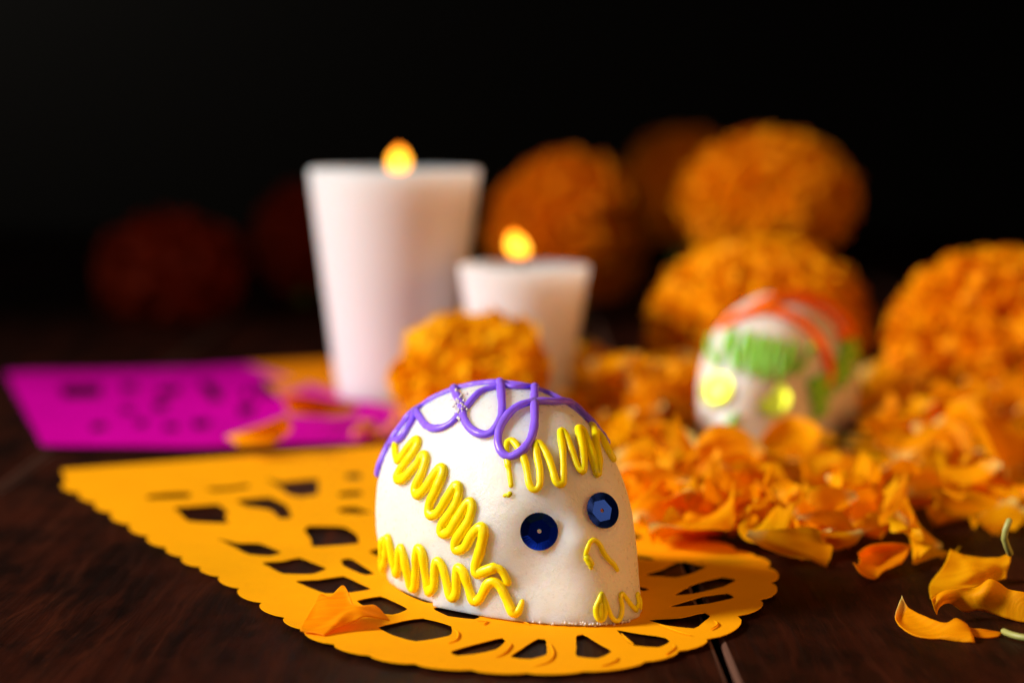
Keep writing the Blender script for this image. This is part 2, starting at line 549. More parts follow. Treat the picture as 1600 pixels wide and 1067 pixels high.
# ------------------------------------------------------------------ sugar skulls
def skull_surface(q, nph=168, nt=96):
    H, W, Lb, Lf, ch, t0, e, kb, j, ef = q
    V, F = [], []
    T = [i / (nt * .62) * .62 for i in range(int(nt * .62))] + [.62 + .38 * math.sin(math.pi / 2 * i / (nt * .38)) for i in range(int(nt * .38))]
    for t in T:
        s = 1.0
        if t > t0: s = max(1e-4, 1 - ((t - t0) / (1 - t0)) ** e) ** (1 / e)
        low = max(0, (t0 - t) / t0)
        for k in range(nph):
            a = 2 * math.pi * k / nph
            c, si = math.cos(a), math.sin(a)
            if c > 0:
                x = abs(c) ** ef * (Lf * s + ch * (1 - t) ** 1.5 * s)
                y = W * s * si * (1 - j * c * (1 - t))
            else:
                x = c * Lb * s * (1 - kb * low * low)
                y = W * s * si * (1 - kb * low * low)
            V.append(Vector((x, y, t * H)))
    n = len(T)
    for i in range(n - 1):
        for k in range(nph):
            F.append((i * nph + k, i * nph + (k + 1) % nph, (i + 1) * nph + (k + 1) % nph, (i + 1) * nph + k))
    F.append(tuple(reversed(range(nph))))
    F.append(tuple(range((n - 1) * nph, n * nph)))
    return V, F
class Skull:
    def __init__(s, q, cx, cy, yaw, mat, label, feats):
        s.root = tag(empty('sugar_skull', (cx, cy, s.base0(cx, cy))), label, 'sugar skull', 'sugar skulls')
        s.o = Vector((cx, cy, s.base0(cx, cy)))
        V, F = skull_surface(q)
        a = math.radians(yaw)
        R = Matrix(((math.sin(a), math.cos(a), 0), (-math.cos(a), math.sin(a), 0), (0, 0, 1)))
        V = [R @ v + s.o for v in V]
        bv = BVHTree.FromPolygons(V, F)
        fc = []
        for (u, v), amp, sg in feats:
            h = s._hit(bv, u, v)
            fc.append((h[0], amp, sg))
        me = bpy.data.meshes.new('tmp'); me.from_pydata(V, [], F); me.update()
        N = [vt.normal.copy() for vt in me.vertices]
        bpy.data.meshes.remove(me)
        out = []
        for v, n in zip(V, N):
            d = sum(amp * math.exp(-(v - p).length_squared / (2 * sg * sg)) for p, amp, sg in fc)
            lz = v.z - s.o.z
            d += .022 * noise.noise(v * 1.3) + .007 * noise.noise(v * 5)
            if lz < .25:
                d += (.25 - lz) * .16 * noise.noise(v * 4.0)
            out.append(v + Vector((n.x, n.y, n.z if lz > .05 else 0)) * d)
        s.bv = BVHTree.FromPolygons(out, F)
        s.body = obj('skull_body', mesh('skull_body', [v - s.o for v in out], F, mat), s.root)
    def base0(s, x, y): return .085 if y < 45 else .2
    def _hit(s, bv, u, v):
        d = ray(u, v).normalized()
        o = Vector((0, 0, CAMH))
        h = bv.ray_cast(o, d)
        if h[0] is not None: return h[0], h[1]
        best = None
        for k in range(80):
            p = o + d * (s.o.y - 4 + 8 * k / 80)
            q = bv.find_nearest(p)
            if best is None or q[3] < best[3]: best = q
        return best[0], best[1]
    def hit(s, u, v):
        return s._hit(s.bv, u, v)
    def rope(s, pts, r, lift=.35, taper=None, step=.035, seg=12, jit=.17):
        P = []
        for u, v in pts:
            P.append(s.hit(u, v)[0])
        P = catmull(P, step)
        Q, N, R = [], [], []
        for i, p in enumerate(P):
            h = s.bv.find_nearest(p)
            n = h[1]
            t = i / max(1, len(P) - 1)
            rr = r * (1 + jit * noise.noise(p * 3.1) + jit * .5 * noise.noise(p * 9))
            if taper: rr *= taper(t)
            Q.append(h[0] + n * rr * lift)
            N.append(n); R.append(rr)
        for _ in range(2):
            Q = [Q[0]] + [Q[i] * .6 + (Q[i - 1] + Q[i + 1]) * .2 for i in range(1, len(Q) - 1)] + [Q[-1]]
        return tube(Q, R, seg, N, .82)
    def icing(s, name, ropes, mat):
        v, f = join(ropes)
        return obj(name, mesh(name, [p - s.o for p in v], f, mat), s.root)
    def sequin(s, u, v, rad, mat, spin=0, tilt=(0, 0, 0), lift=.05):
        h, n = s.hit(u, v)
        n = Vector((0, 0, 0))
        for du, dv in ((0, 0), (9, 0), (-9, 0), (0, 9), (0, -9)):
            n += s.hit(u + du, v + dv)[1]
        n = (n.normalized() + Vector(tilt)).normalized()
        zq = n.to_track_quat('Z', 'Y').to_matrix() @ Matrix.Rotation(spin, 3, 'Z')
        seg = 36
        def hexr(a): return .60 / math.cos((a % (math.pi / 3)) - math.pi / 6) * math.cos(math.pi / 6) * 1.08
        rings = [[(.115, 0)] * seg, [(hexr(2 * math.pi * j / seg), 0) for j in range(seg)], [(1.0, .10)] * seg]
        V, F = [], []
        for zo in (0, -.05):
            for rg in rings:
                for j, (r, z) in enumerate(rg):
                    a = 2 * math.pi * j / seg
                    V.append(h + n * lift + zq @ (Vector((r * math.cos(a), r * math.sin(a), z + zo)) * rad))
        for k in range(2):
            for j in range(seg):
                q = (k * seg + j, k * seg + (j + 1) % seg, (k + 1) * seg + (j + 1) % seg, (k + 1) * seg + j)
                q = tuple(reversed(q))
                F.append(q); F.append(tuple(reversed([i + 3 * seg for i in q])))
        for k in (0, 2):
            for j in range(seg):
                q = (k * seg + j, k * seg + (j + 1) % seg, (k + 3) * seg + (j + 1) % seg, (k + 3) * seg + j)
                F.append(q if k == 0 else tuple(reversed(q)))
        return obj('eye_sequin', mesh('eye_sequin', [p - s.o for p in V], F, mat, smooth=False), s.root)

Q1 = [3.62, 1.75, 2.97, 2.49, .615, .333, 2.065, .088, .18, .82]
sk = Skull(Q1, -.14, 35.5, 40, M_SUGAR, 'white sugar skull with navy sequin eyes, purple loops and yellow icing on the yellow paper',
           [((843, 829), -.13, .30), ((937, 799), -.12, .27), ((905, 845), .08, .20), ((835, 900), -.10, .36), ((925, 940), .07, .38), ((770, 850), .07, .40), ((850, 755), .05, .3), ((905, 700), .04, .4)])
C1 = lambda *p: crop(560, 560, 2.425, p)
CB = lambda *p: crop(760, 570, 4.85, p)
C4 = lambda *p: crop(790, 740, 4.27, p)
purple = [
    ([(589, 738), (593, 726), (600, 712), (607, 697), (609, 683), (614, 670), (625, 661), (638, 651), (650, 640)], .080, .35),
    ([(609, 691), (618, 690), (629, 686), (638, 673), (647, 656), (651, 643)], .066, .5),
    ([(651, 641), (657, 652), (666, 664), (677, 670), (689, 670), (700, 666), (711, 658), (720, 648), (730, 638), (741, 624), (754, 613), (777, 607), (790, 605), (805, 607), (822, 606), (838, 604)], .062, .45),
    ([(650, 645), (657, 632), (668, 621), (682, 613), (704, 608), (717, 605), (739, 601), (758, 597), (775, 592), (787, 592), (805, 597), (822, 600), (838, 603), (853, 610), (875, 616), (892, 625), (908, 635), (919, 647)], .062, .35),
    ([(709, 603), (711, 613), (718, 626), (724, 640), (727, 656), (737, 671), (752, 680), (767, 679), (779, 667), (785, 648), (784, 622), (782, 603), (781, 592)], .064, .75),
    ([(836, 603), (834, 612), (834, 632), (835, 663), (831, 685), (820, 704), (801, 715), (787, 710), (780, 694), (782, 673), (791, 657), (805, 642), (824, 634), (842, 632), (867, 632), (888, 634), (904, 640), (919, 648), (933, 661), (945, 675), (953, 687)], .066, .9),
]
sk.icing('purple_icing', [sk.rope(p, r, l) for p, r, l in [(p, r * 1.12, l) for p, r, l in purple]], M_PURPLE)
y1 = C1((145, 328), (147, 365), (158, 388), (185, 352), (222, 310), (232, 325), (205, 372), (160, 430), (155, 458), (185, 452), (225, 405), (252, 368), (262, 385),
        (245, 440), (222, 495), (232, 517), (262, 490), (290, 445), (318, 415), (328, 432), (305, 490), (275, 555), (278, 590), (305, 585), (340, 530), (375, 480), (388, 500),
        (370, 560), (322, 630), (322, 660), (352, 655), (385, 600), (422, 542), (437, 560), (420, 620), (375, 690), (375, 722), (408, 715), (440, 660), (470, 638), (480, 660),
        (468, 720), (450, 780), (455, 812), (490, 800), (525, 790), (548, 805), (568, 845))
sk.icing('cheek_zigzag', [sk.rope(y1, .092, .42, lambda t: min(1, .8 + t) * (1 if t < .97 else .75))], M_YELLOW)
y2 = C1((98, 690), (97, 740), (100, 795), (112, 760), (118, 680), (130, 720), (142, 780), (150, 812), (158, 790), (165, 715), (178, 740), (190, 800), (205, 868), (222, 855),
        (225, 770), (232, 717), (250, 740), (262, 820), (272, 878), (290, 868), (295, 800), (305, 765), (325, 790), (340, 850), (355, 903), (375, 890), (377, 820), (380, 790), (402, 805),
        (420, 860), (440, 915), (465, 908), (490, 860), (512, 842), (540, 860), (570, 920), (590, 963), (608, 958), (622, 920))
sk.icing('jaw_zigzag', [sk.rope(y2, .088, .42, lambda t: 1 if t < .97 else 1 - (t - .97) * 18)], M_YELLOW)
y3 = CB((190, 915), (180, 830), (165, 740), (150, 640), (160, 590), (190, 575), (230, 610), (280, 700), (310, 800), (330, 915), (370, 950), (405, 915), (405, 800), (385, 700), (375, 620), (387, 590),
        (420, 620), (470, 710), (500, 800), (530, 900), (572, 905), (580, 800), (575, 650), (557, 540), (567, 500), (600, 540), (640, 650), (690, 780), (720, 815), (732, 780), (720, 640),
        (700, 540), (692, 490), (720, 500), (760, 600), (800, 730), (830, 835), (838, 760), (820, 600), (797, 460), (800, 445), (830, 480), (870, 570), (905, 650), (945, 715))
sk.icing('forehead_zigzag', [sk.rope(y3, .062, .5, lambda t: .72 if t < .03 else 1 + .22 * (t > .55))], M_YELLOW)
sk.icing('icing_drop', [sk.rope(CB((140, 990), (165, 985), (185, 980)), .035, .4), sk.rope(CB((172, 985), (180, 978)), .05, .4)], M_YELLOW)
nose = C4((568, 625), (552, 585), (532, 545), (545, 490), (562, 452), (588, 442), (620, 470), (650, 530), (690, 580), (720, 610), (738, 640))
sk.icing('nose_icing', [sk.rope(nose, .044, .6, step=.02, jit=.25), sk.rope(C4((540, 560), (552, 580), (565, 600)), .068, .5, step=.02)], M_YELLOW)
mouth = [C4((638, 805), (620, 850), (600, 890), (604, 945), (630, 982), (656, 955), (658, 890), (645, 835), (640, 808)),
         C4((645, 815), (668, 860), (690, 925), (720, 975), (748, 980), (768, 940), (772, 880), (758, 820), (770, 795), (800, 830), (835, 880), (862, 908)),
         C4((862, 908), (880, 860), (868, 805), (885, 805), (893, 850), (895, 895))]
sk.icing('mouth_icing', [sk.rope(mouth[0], .05, .5), sk.rope(C4((628, 870), (628, 920), (632, 955)), .062, .3), sk.rope(mouth[1], .045, .5), sk.rope(mouth[2], .036, .5, jit=.4)], M_YELLOW)
sk.sequin(843.4, 829, .315, M_SEQ, .35, lift=.06)
sk.sequin(938, 798.5, .305, M_SEQ, .1, lift=.06)
# sugar crumbs stuck where two purple loops cross, and grains fallen round the base
def grain(p, r, rnd):
    V = []
    for d in ((1, 0, 0), (-1, 0, 0), (0, 1, 0), (0, -1, 0), (0, 0, 1), (0, 0, -1)):
        V.append(p + Vector(d) * r * rnd.uniform(.6, 1.3))
    return V, [(0, 2, 4), (2, 1, 4), (1, 3, 4), (3, 0, 4), (2, 0, 5), (1, 2, 5), (3, 1, 5), (0, 3, 5)]
rnd = random.Random(3)
gl = []
for i in range(70):
    h, n = sk.hit(722 + rnd.gauss(0, 5), 640 + rnd.gauss(0, 10))
    gl.append(grain(h + n * rnd.uniform(.03, .13), rnd.uniform(.018, .04), rnd))
for i in range(260):
    u = rnd.uniform(640, 1000)
    v_ = 900 + (u - 640) * .32 if u < 860 else 974
    h = at_h(u, v_ + rnd.uniform(-4, 10), .10)
    q = sk.bv.find_nearest(h)
    if q[3] < .35:
        gl.append(grain(q[0] + q[1] * rnd.uniform(0, .04), rnd.uniform(.01, .03), rnd))
for i in range(700):
    u, v_ = rnd.uniform(600, 995), rnd.triangular(760, 975, 960)
    d = ray(u, v_).normalized()
    h = sk.bv.ray_cast(Vector((0, 0, CAMH)), d)
    if h[0] is not None:
        gl.append(grain(h[0] + h[1] * .001, rnd.uniform(.006, .012), rnd))
v, f = join(gl)
tag(obj('sugar_grain', mesh('sugar_grain', [p - sk.o for p in v], f, M_CRYSTAL, smooth=False), sk.root), kind='stuff')

Q2 = list(Q1)
sk2 = Skull(Q2, 6.95, 53.0, -37, M_SUGAR_PINK, 'white sugar skull with lime sequin eyes and green and orange icing among the petals',
            [((1122, 612), -.06, .3), ((1208, 628), -.06, .3), ((1145, 650), .05, .25)])
CK = lambda *p: crop(1060, 440, 3.81, p)
top_e = [(205, 318), (350, 292), (460, 318), (560, 345), (660, 368), (790, 390)]
bot_e = [(185, 470), (320, 520), (430, 545), (520, 580), (630, 580), (730, 520)]
zz = []
def along(L, t):
    t *= len(L) - 1
    i = min(int(t), len(L) - 2)
    a, b = Vector(L[i]), Vector(L[i + 1])
    return tuple(a.lerp(b, t - i))
for k in range(13):
    zz.append(along(bot_e if k % 2 else top_e, k / 12))
sk2.icing('forehead_zigzag', [sk2.rope(CK(*zz), .085, .5)], M_GREEN)
sk2.icing('temple_zigzag', [sk2.rope(CK((1085, 360), (960, 400), (1050, 450), (940, 480), (1010, 540), (920, 560), (960, 610)), .14, .4),
                            sk2.rope(CK((900, 560), (780, 610), (890, 650), (790, 690), (860, 740), (800, 790)), .14, .4)], M_GREEN)
sk2.icing('jaw_zigzag', [sk2.rope(CK((700, 1010), (760, 960), (800, 1010), (860, 940), (900, 990), (960, 910), (980, 950)), .09, .4)], M_GREEN)
sk2.icing('nose_icing', [sk2.rope(CK((335, 805), (312, 850)), .10, .4)], M_GREEN)
sk2.icing('orange_icing', [sk2.rope(CK((290, 262), (400, 205), (520, 180), (640, 205), (740, 255), (820, 335), (862, 430), (888, 530), (872, 590)), .16, .4),
                           sk2.rope(CK((520, 185), (570, 120), (650, 85), (760, 105), (880, 155), (960, 230), (1030, 300), (950, 320)), .16, .5),
                           sk2.rope(CK((560, 130), (680, 120), (820, 170), (930, 260)), .10, .4),
                           sk2.rope(CK((400, 205), (480, 150), (570, 110), (640, 90)), .14, .4)], M_ORANGE)
sk2.sequin(1123, 612, .43, M_LIME, .2, (.1, -.1, .25), lift=.10)
sk2.sequin(1208, 628, .44, M_LIME, .5, (-.50, .05, .45), lift=.15)

# ------------------------------------------------------------------ candles
def candle(cx, cy, r0, r1, h, label, tilt=0, fx=.03, fz=0):
    root = tag(empty('candle', (cx, cy, 0)), label, 'candle', 'lit candles')
    prof = [(r0 * .55, .0), (r0 - .12, .0), (r0 - .03, .05), (r0, .16)]
    for k in range(1, 15):
        t = k / 15
        prof.append((r0 + (r1 - r0) * t, .16 + (h - .22) * t))
    prof += [(r1, h - .07), (r1 - .02, h - .02), (r1 - .07, h), (r1 - .16, h - .02), (r1 - .3, h - .14), (r1 * .6, h - .2), (.25, h - .22)]
    v, f = lathe(prof, 64)
    obj('wax_body', mesh('wax_body', v, f, M_WAX), root)
    P = [Vector((0, 0, h - .4)), Vector((fx * .3, 0, h - .1)), Vector((fx, .01, h + .06 + fz)), Vector((fx + .02, .01, h + .16 + fz))]
    P = catmull(P, .05)
    v, f = tube(P, [.045] * len(P), 8, [Vector((0, 1, 0))] * len(P))
    obj('wick', mesh('wick', v, f, M_WICK), root)
    fp = [(.04, 0), (.17, .02), (.26, .09), (.31, .20), (.315, .32), (.28, .45), (.21, .57), (.13, .66), (.06, .72), (.01, .75)]
    v, f = lathe([(a, b) for a, b in fp], 20)
    v = [Vector((p.x + tilt * p.z + fx, p.y, p.z + h - .05 + fz)) for p in v]
    obj('flame', mesh('flame', v, f, M_FLAME), root)
    return root
candle(at_y(617, 400, 60.5).x, 60.5, 1.72, 2.52, 6.82, 'tall white tapered candle with a lit flame, left of the shorter one', .04, .12, -.03)
candle(at_y(819, 400, 57.6).x, 57.6, 1.22, 1.84, 4.20, 'shorter white tapered candle with a lit flame behind the skull', -.25, -.12, .28)

# ------------------------------------------------------------------ petals
def petal_geo(rnd, L, Wd, curl, cup, ruf, nu=13, nv=11):
    V, F, A = [], [], []
    lob = [rnd.uniform(-.07, .05) for _ in range(4)]
    ph = [rnd.uniform(0, 6.28) for _ in range(4)]
    twist = rnd.uniform(-.5, .5)
    for i in range(nu):
        u = i / (nu - 1)
        w = .20 + .80 * (1 - (1 - min(1, max(0, (u - .04) / .6))) ** 2) if u > .04 else .20
        w *= 1 - .22 * max(0, (u - .8) / .2) ** 2
        for j in range(nv):
            s = 2 * j / (nv - 1) - 1
            tip = 1 + (lob[int((s + 1) * 1.999)] * .4 + .05 * math.cos(s * 6 + ph[0])) * max(0, (u - .55) / .45) - .20 * s * s * u * u
            a = u * tip
            x = L * a
            y = Wd * .5 * w * s
            # bend along the length, then cup across, then ruffle the margin
            th = curl * a
            if abs(curl) > 1e-3:
                px, pz = L / curl * math.sin(th), L / curl * (1 - math.cos(th))
            else:
                px, pz = x, 0
            z = pz + cup * Wd * .5 * (s * s - .2) * w
            z += ruf * u * u * (math.sin(s * 4 + ph[1]) + .5 * math.sin(s * 10 + ph[2] + u * 3) + .5 * math.sin(u * 9 + ph[3]) * abs(s)) * Wd * .13
            z += twist * s * u * Wd * .2
            y *= 1 - .12 * abs(cup)
            V.append(Vector((px - L * .5, y, z)))
            A.append(u)
    for i in range(nu - 1):
        for j in range(nv - 1):
            a = i * nv + j
            F.append((a, a + nv, a + nv + 1, a + 1))
    zmin = min(p.z for p in V)
    V = [p - Vector((0, 0, zmin)) for p in V]
    return V, F, A
rp = random.Random(11)
LIB, CURL = [], []
for k in range(20):
    CURL.append(rp.choice([-1, 1]) * (rp.uniform(.3, 1.5) if k < 14 else rp.uniform(.1, .35)))
    v, f, a = petal_geo(rp, rp.uniform(1.5, 2.2), rp.uniform(1.4, 2.0), CURL[-1], rp.uniform(-.55, .7) * (1 if k < 14 else .3), rp.uniform(1.1, 2.1) * (1 if k < 14 else .45), 17, 15)
    LIB.append((mesh('flower_petal', v, f, M_PETAL, attr=a), v))
PGROUP = 'loose marigold petals'
def place_petal(k, loc, rot, label, sc=1.0):
    o = obj('flower_petal', LIB[k % len(LIB)][0], None, loc)
    o.rotation_euler = rot
    o.scale = (sc,) * 3
    return tag(o, label, 'petal', PGROUP)
def sheet(rows, sub=5):
    """smooth sheet through a grid of control points"""
    R = []
    for r in rows:
        o = []
        for i in range(len(r) - 1):
            a, b, c, d = r[max(i - 1, 0)], r[i], r[i + 1], r[min(i + 2, len(r) - 1)]
            for k in range(sub):
                t = k / sub
                o.append(.5 * ((2 * b) + (c - a) * t + (2 * a - 5 * b + 4 * c - d) * t * t + (3 * b - a - 3 * c + d) * t ** 3))
        o.append(r[-1])
        R.append(o)
    Cn = list(zip(*R))
    G = []
    for r in Cn:
        o = []
        for i in range(len(r) - 1):
            a, b, c, d = r[max(i - 1, 0)], r[i], r[i + 1], r[min(i + 2, len(r) - 1)]
            for k in range(sub):
                t = k / sub
                o.append(.5 * ((2 * b) + (c - a) * t + (2 * a - 5 * b + 4 * c - d) * t * t + (3 * b - a - 3 * c + d) * t ** 3))
        o.append(r[-1])
        G.append(o)
    V, F, A = [], [], []
    n = len(G[0])
    for i, r in enumerate(G):
        for j, p in enumerate(r):
            V.append(p + Vector((0, 0, .018 * noise.noise(p * 5))))
            A.append(i / (len(G) - 1))
    for i in range(len(G) - 1):
        for j in range(n - 1):
            F.append((i * n + j, (i + 1) * n + j, (i + 1) * n + j + 1, i * n + j + 1))
    return V, F, A
def hero(cr_, rows, label, lift=0.0, base_pale=False):
    ox, oy, s = cr_
    G = [[at_h(ox + x / s, oy + y / s, z + lift) for x, y, z in r] for r in rows]
    V, F, A = sheet(G)
    if not base_pale: A = [.3 + .7 * a for a in A]
    c = Vector((sum(p.x for p in V) / len(V), sum(p.y for p in V) / len(V), 0))
    o = obj('flower_petal', mesh('flower_petal', [p - c for p in V], F, M_PETAL, attr=A), None, c)
    md = o.modifiers.new('thickness', 'SOLIDIFY'); md.thickness = .00018; md.offset = 0
    return tag(o, label, 'petal', PGROUP)
hero((440, 900, 8), [
    [(235, 650, 0.050), (400, 370, 0.248), (480, 222, 0.360), (600, 258, 0.347), (770, 118, 0.459), (860, 280, 0.372)],
    [(240, 680, 0.025), (390, 560, 0.112), (500, 440, 0.211), (630, 420, 0.236), (780, 370, 0.273), (920, 370, 0.285)],
    [(300, 690, 0.019), (440, 660, 0.037), (560, 590, 0.093), (680, 510, 0.155), (820, 440, 0.223), (1075, 365, 0.298)],
    [(510, 725, 0.012), (590, 650, 0.074), (700, 560, 0.155), (830, 450, 0.248), (960, 392, 0.298), (1185, 370, 0.285)],
    [(515, 732, 0.006), (620, 680, 0.037), (740, 625, 0.074), (900, 570, 0.124), (1050, 505, 0.186), (1350, 555, 0.074)]],
    'crumpled orange petal on the front left rim of the yellow paper', .10)
CH = (1370, 780, 4.104)
hero(CH, [
    [(160, 616, .36), (200, 690, .24), (290, 740, .20), (430, 790, .20), (510, 762, .28), (578, 800, .20)],
    [(155, 636, .33), (178, 735, .16), (275, 800, .09), (410, 845, .09), (515, 825, .17), (605, 850, .12)],
    [(150, 655, .31), (140, 755, .13), (235, 840, .04), (350, 875, .03), (460, 872, .09), (620, 885, .08)],
    [(147, 662, .30), (120, 768, .15), (205, 852, .05), (310, 888, .02), (430, 898, .02), (628, 918, .02)]],
    'yellow orange petal with a white tip lying alone on the wood at far right', .0, True)
hero(CH, [
    [(560, 822, .10), (640, 828, .12), (720, 838, .10), (800, 850, .06)],
    [(570, 845, .06), (645, 855, .06), (720, 860, .05), (798, 862, .04)],
    [(580, 868, .02), (650, 882, .02), (725, 884, .02), (780, 880, .02)]],
    'thin dark orange petal lying flat beside the white tipped petal')
hero(CH, [
    [(352, 640, .40), (420, 588, .50), (540, 566, .55), (650, 560, .55), (735, 508, .72), (840, 570, .55), (944, 598, .5), (1040, 640, .4)],
    [(362, 690, .26), (408, 632, .42), (505, 625, .40), (600, 620, .42), (700, 600, .50), (820, 640, .38), (940, 690, .28), (1050, 715, .22)],
    [(385, 738, .12), (402, 690, .25), (470, 665, .26), (560, 722, .12), (650, 708, .18), (760, 740, .10), (930, 788, .02), (1050, 800, .02)]],
    'broad orange petal arching over the wood at the right edge')
hero(CH, [
    [(470, 318, 0.576), (540, 350, 0.504), (590, 360, 0.468), (680, 370, 0.446), (780, 375, 0.446), (862, 335, 0.540)],
    [(430, 420, 0.360), (520, 440, 0.302), (600, 475, 0.259), (690, 460, 0.274), (780, 435, 0.302), (855, 400, 0.396)],
    [(340, 545, 0.072), (440, 560, 0.058), (540, 550, 0.072), (640, 530, 0.101), (740, 490, 0.158), (835, 460, 0.230)],
    [(345, 640, 0.014), (440, 590, 0.022), (540, 575, 0.029), (640, 560, 0.043), (740, 530, 0.072), (830, 500, 0.144)]],
    'deep orange folded petal just behind the broad petal at right')
v, f = tube(catmull([at_h(*p, z) for p, z in zip(crop(1370, 780, 4.104, [(855, 345), (835, 300), (818, 250), (825, 200), (848, 140)]), (.75, .9, 1.05, 1.2, 1.35))], .1), [.06] * 99, 8, [Vector((0, 1, 0))] * 99)
c = at_h(1575, 860)
tag(obj('stem_piece', mesh('stem_piece', [p - c for p in v], f, M_PALE), None, c), 'pale upright petal stalk standing on the folded petal at far right', 'stalk')
v, f = tube(catmull([at_h(*p, .07) for p in crop(1370, 780, 4.104, [(815, 846), (870, 868), (945, 885), (1040, 895)])], .1), [.055] * 99, 8, [Vector((0, 0, 1))] * 99)
c = at_h(1590, 990)
tag(obj('stem_piece', mesh('stem_piece', [p - c for p in v], f, M_PALE), None, c), 'short green stalk on the wood at the lower right edge', 'stalk')
CE = (1200, 620, 3.5575)
hero(CE, [
    [(500, 868, .36), (560, 828, .44), (640, 815, .46), (730, 815, .44), (800, 828, .38)],
    [(510, 900, .24), (570, 880, .22), (640, 885, .18), (700, 880, .22), (780, 860, .30)],
    [(500, 935, .20), (540, 950, .12), (600, 960, .06), (650, 945, .12), (760, 900, .25)],
    [(474, 920, .34), (520, 985, .16), (595, 1008, .04), (640, 968, .14), (740, 925, .18)]],
    'cupped orange petal at the front edge of the pile, alone on the wood')
# large petal leaning on the second skull, two on the magenta paper, some near the banner
hero((1060, 440, 3.81), [
    [(470, 960, .75), (560, 850, 1.05), (660, 800, 1.15), (780, 825, 1.1), (860, 890, .95)],
    [(460, 1000, .60), (560, 930, .78), (660, 890, .85), (770, 905, .8), (820, 960, .7)],
    [(470, 1060, .40), (560, 1050, .42), (650, 1040, .42), (740, 1050, .42), (790, 1050, .42)]],
    'large orange petal leaning against the face of the green fringed skull')
hero((0, 540, 2.4242), [
    [(855, 345, .55), (930, 318, .75), (1010, 292, .9), (1085, 262, 1.1)],
    [(880, 360, .5), (950, 340, .6), (1020, 318, .7), (1100, 290, .9)],
    [(900, 378, .42), (960, 378, .42), (1040, 370, .42), (1105, 320, .6)]],
    'curled orange petal at the front edge of the magenta paper', .05)
hero((0, 540, 2.4242), [
    [(1065, 195, 1.0), (1140, 188, 1.0), (1250, 205, .8), (1350, 220, .6)],
    [(1080, 225, .7), (1160, 225, .65), (1250, 238, .55), (1350, 240, .5)],
    [(1100, 262, .45), (1170, 266, .42), (1260, 270, .42), (1340, 262, .42)]],
    'long orange petal lying on the magenta paper near the tall candle', .05)

# the heap: petals dropped one by one on a height map
GX0, GY0, GS = 0.0, 34.0, .3
NXg, NYg = 75, 115
hm = [[0.0] * NYg for _ in range(NXg)]
def gidx(x, y): return int((x - GX0) / GS), int((y - GY0) / GS)
poly_px = [(870, 600), (900, 588), (1000, 582), (1075, 590), (1095, 640), (1340, 660), (1420, 640), (1650, 630), (1760, 700), (1790, 850), (1640, 850), (1500, 846),
           (1440, 872), (1330, 884), (1240, 880), (1190, 872), (1120, 858), (1010, 856), (975, 828), (930, 720), (900, 660)]
poly = [at_h(*p) for p in poly_px]
def inpoly(x, y, L):
    c = False
    for i in range(len(L)):
        a, b = L[i], L[i - 1]
        if (a.y > y) != (b.y > y) and x < (b.x - a.x) * (y - a.y) / (b.y - a.y) + a.x: c = not c
    return c
keep_out = [(6.95, 53.0, 2.7)]
rq = random.Random(21)
LBL = {
    'L': 'orange petal in the bright heap of loose petals behind the white skull',
    'F': 'orange petal in the front slope of the heap below the green fringed skull',
    'M': 'orange petal heaped round the base of the green fringed skull',
    'R': 'orange petal in the right end of the heap under the right marigold',
}
def zone(x, y):
    if x < 4.6: return 'L'
    if x > 10.0: return 'R'
    return 'F' if y < 46 else 'M'
def cap_at(x, y):
    if (x - 6.6) ** 2 + (y - 48.5) ** 2 < 13: return .55
    if x > 9.8 and y > 46: return 1.8
    if x < 4.6 and y > 44: return 2.1
    return 1.25
def drop(x, y, sc, tilt_max, label=None):
  cap = cap_at(x, y) + rq.uniform(-.2, .15)
  for tries in range(25):
    k = rq.randrange(14) if cap > .75 else rq.randrange(14, 20)
    if cap <= .75: tilt_max = min(tilt_max, .15)
    mv = LIB[k][1]
    rot = Matrix.Rotation(rq.uniform(0, 6.283), 3, 'Z') @ Matrix.Rotation(rq.uniform(-tilt_max, tilt_max), 3, 'X') @ Matrix.Rotation(rq.uniform(-tilt_max, tilt_max), 3, 'Y')
    if rq.random() < .35: rot = rot @ Matrix.Rotation(math.pi, 3, 'X')
    P = [rot @ (p * sc) for p in mv]
    if max(p.z for p in P) - min(p.z for p in P) < cap * .9: break
    tilt_max *= .85
  need = []
  for p in P:
      i, j = gidx(x + p.x, y + p.y)
      if 0 <= i < NXg and 0 <= j < NYg: need.append(hm[i][j] - p.z)
      else: need.append(-p.z)
  need.sort()
  z = need[int(len(need) * .62)]
  z = max(z, -min(p.z for p in P) + .02)
  if z + max(p.z for p in P) > cap:
      z = max(cap - max(p.z for p in P), -min(p.z for p in P) + .02)
  for p in P:
      i, j = gidx(x + p.x, y + p.y)
      if 0 <= i < NXg and 0 <= j < NYg: hm[i][j] = max(hm[i][j], hm[i][j] * .5 + (z + p.z) * .5)
  return place_petal(k, (x, y, z), rot.to_euler(), label or LBL[zone(x, y)], sc), k
count = 0
HEAP = []
xa, xb = min(p.x for p in poly), max(p.x for p in poly)
ya, yb = min(p.y for p in poly), max(p.y for p in poly)
while count < 415:
    x, y = rq.uniform(xa, xb), rq.uniform(ya, yb)
    if not inpoly(x, y, poly): continue
    if any((x - a) ** 2 + (y - b) ** 2 < r * r for a, b, r in keep_out): continue
    if x > 5 and rq.random() < .45: continue
    o, k = drop(x, y, rq.uniform(.72, 1.06), .8)
    HEAP.append((o, x, y, abs(CURL[k]) > .95))
    count += 1
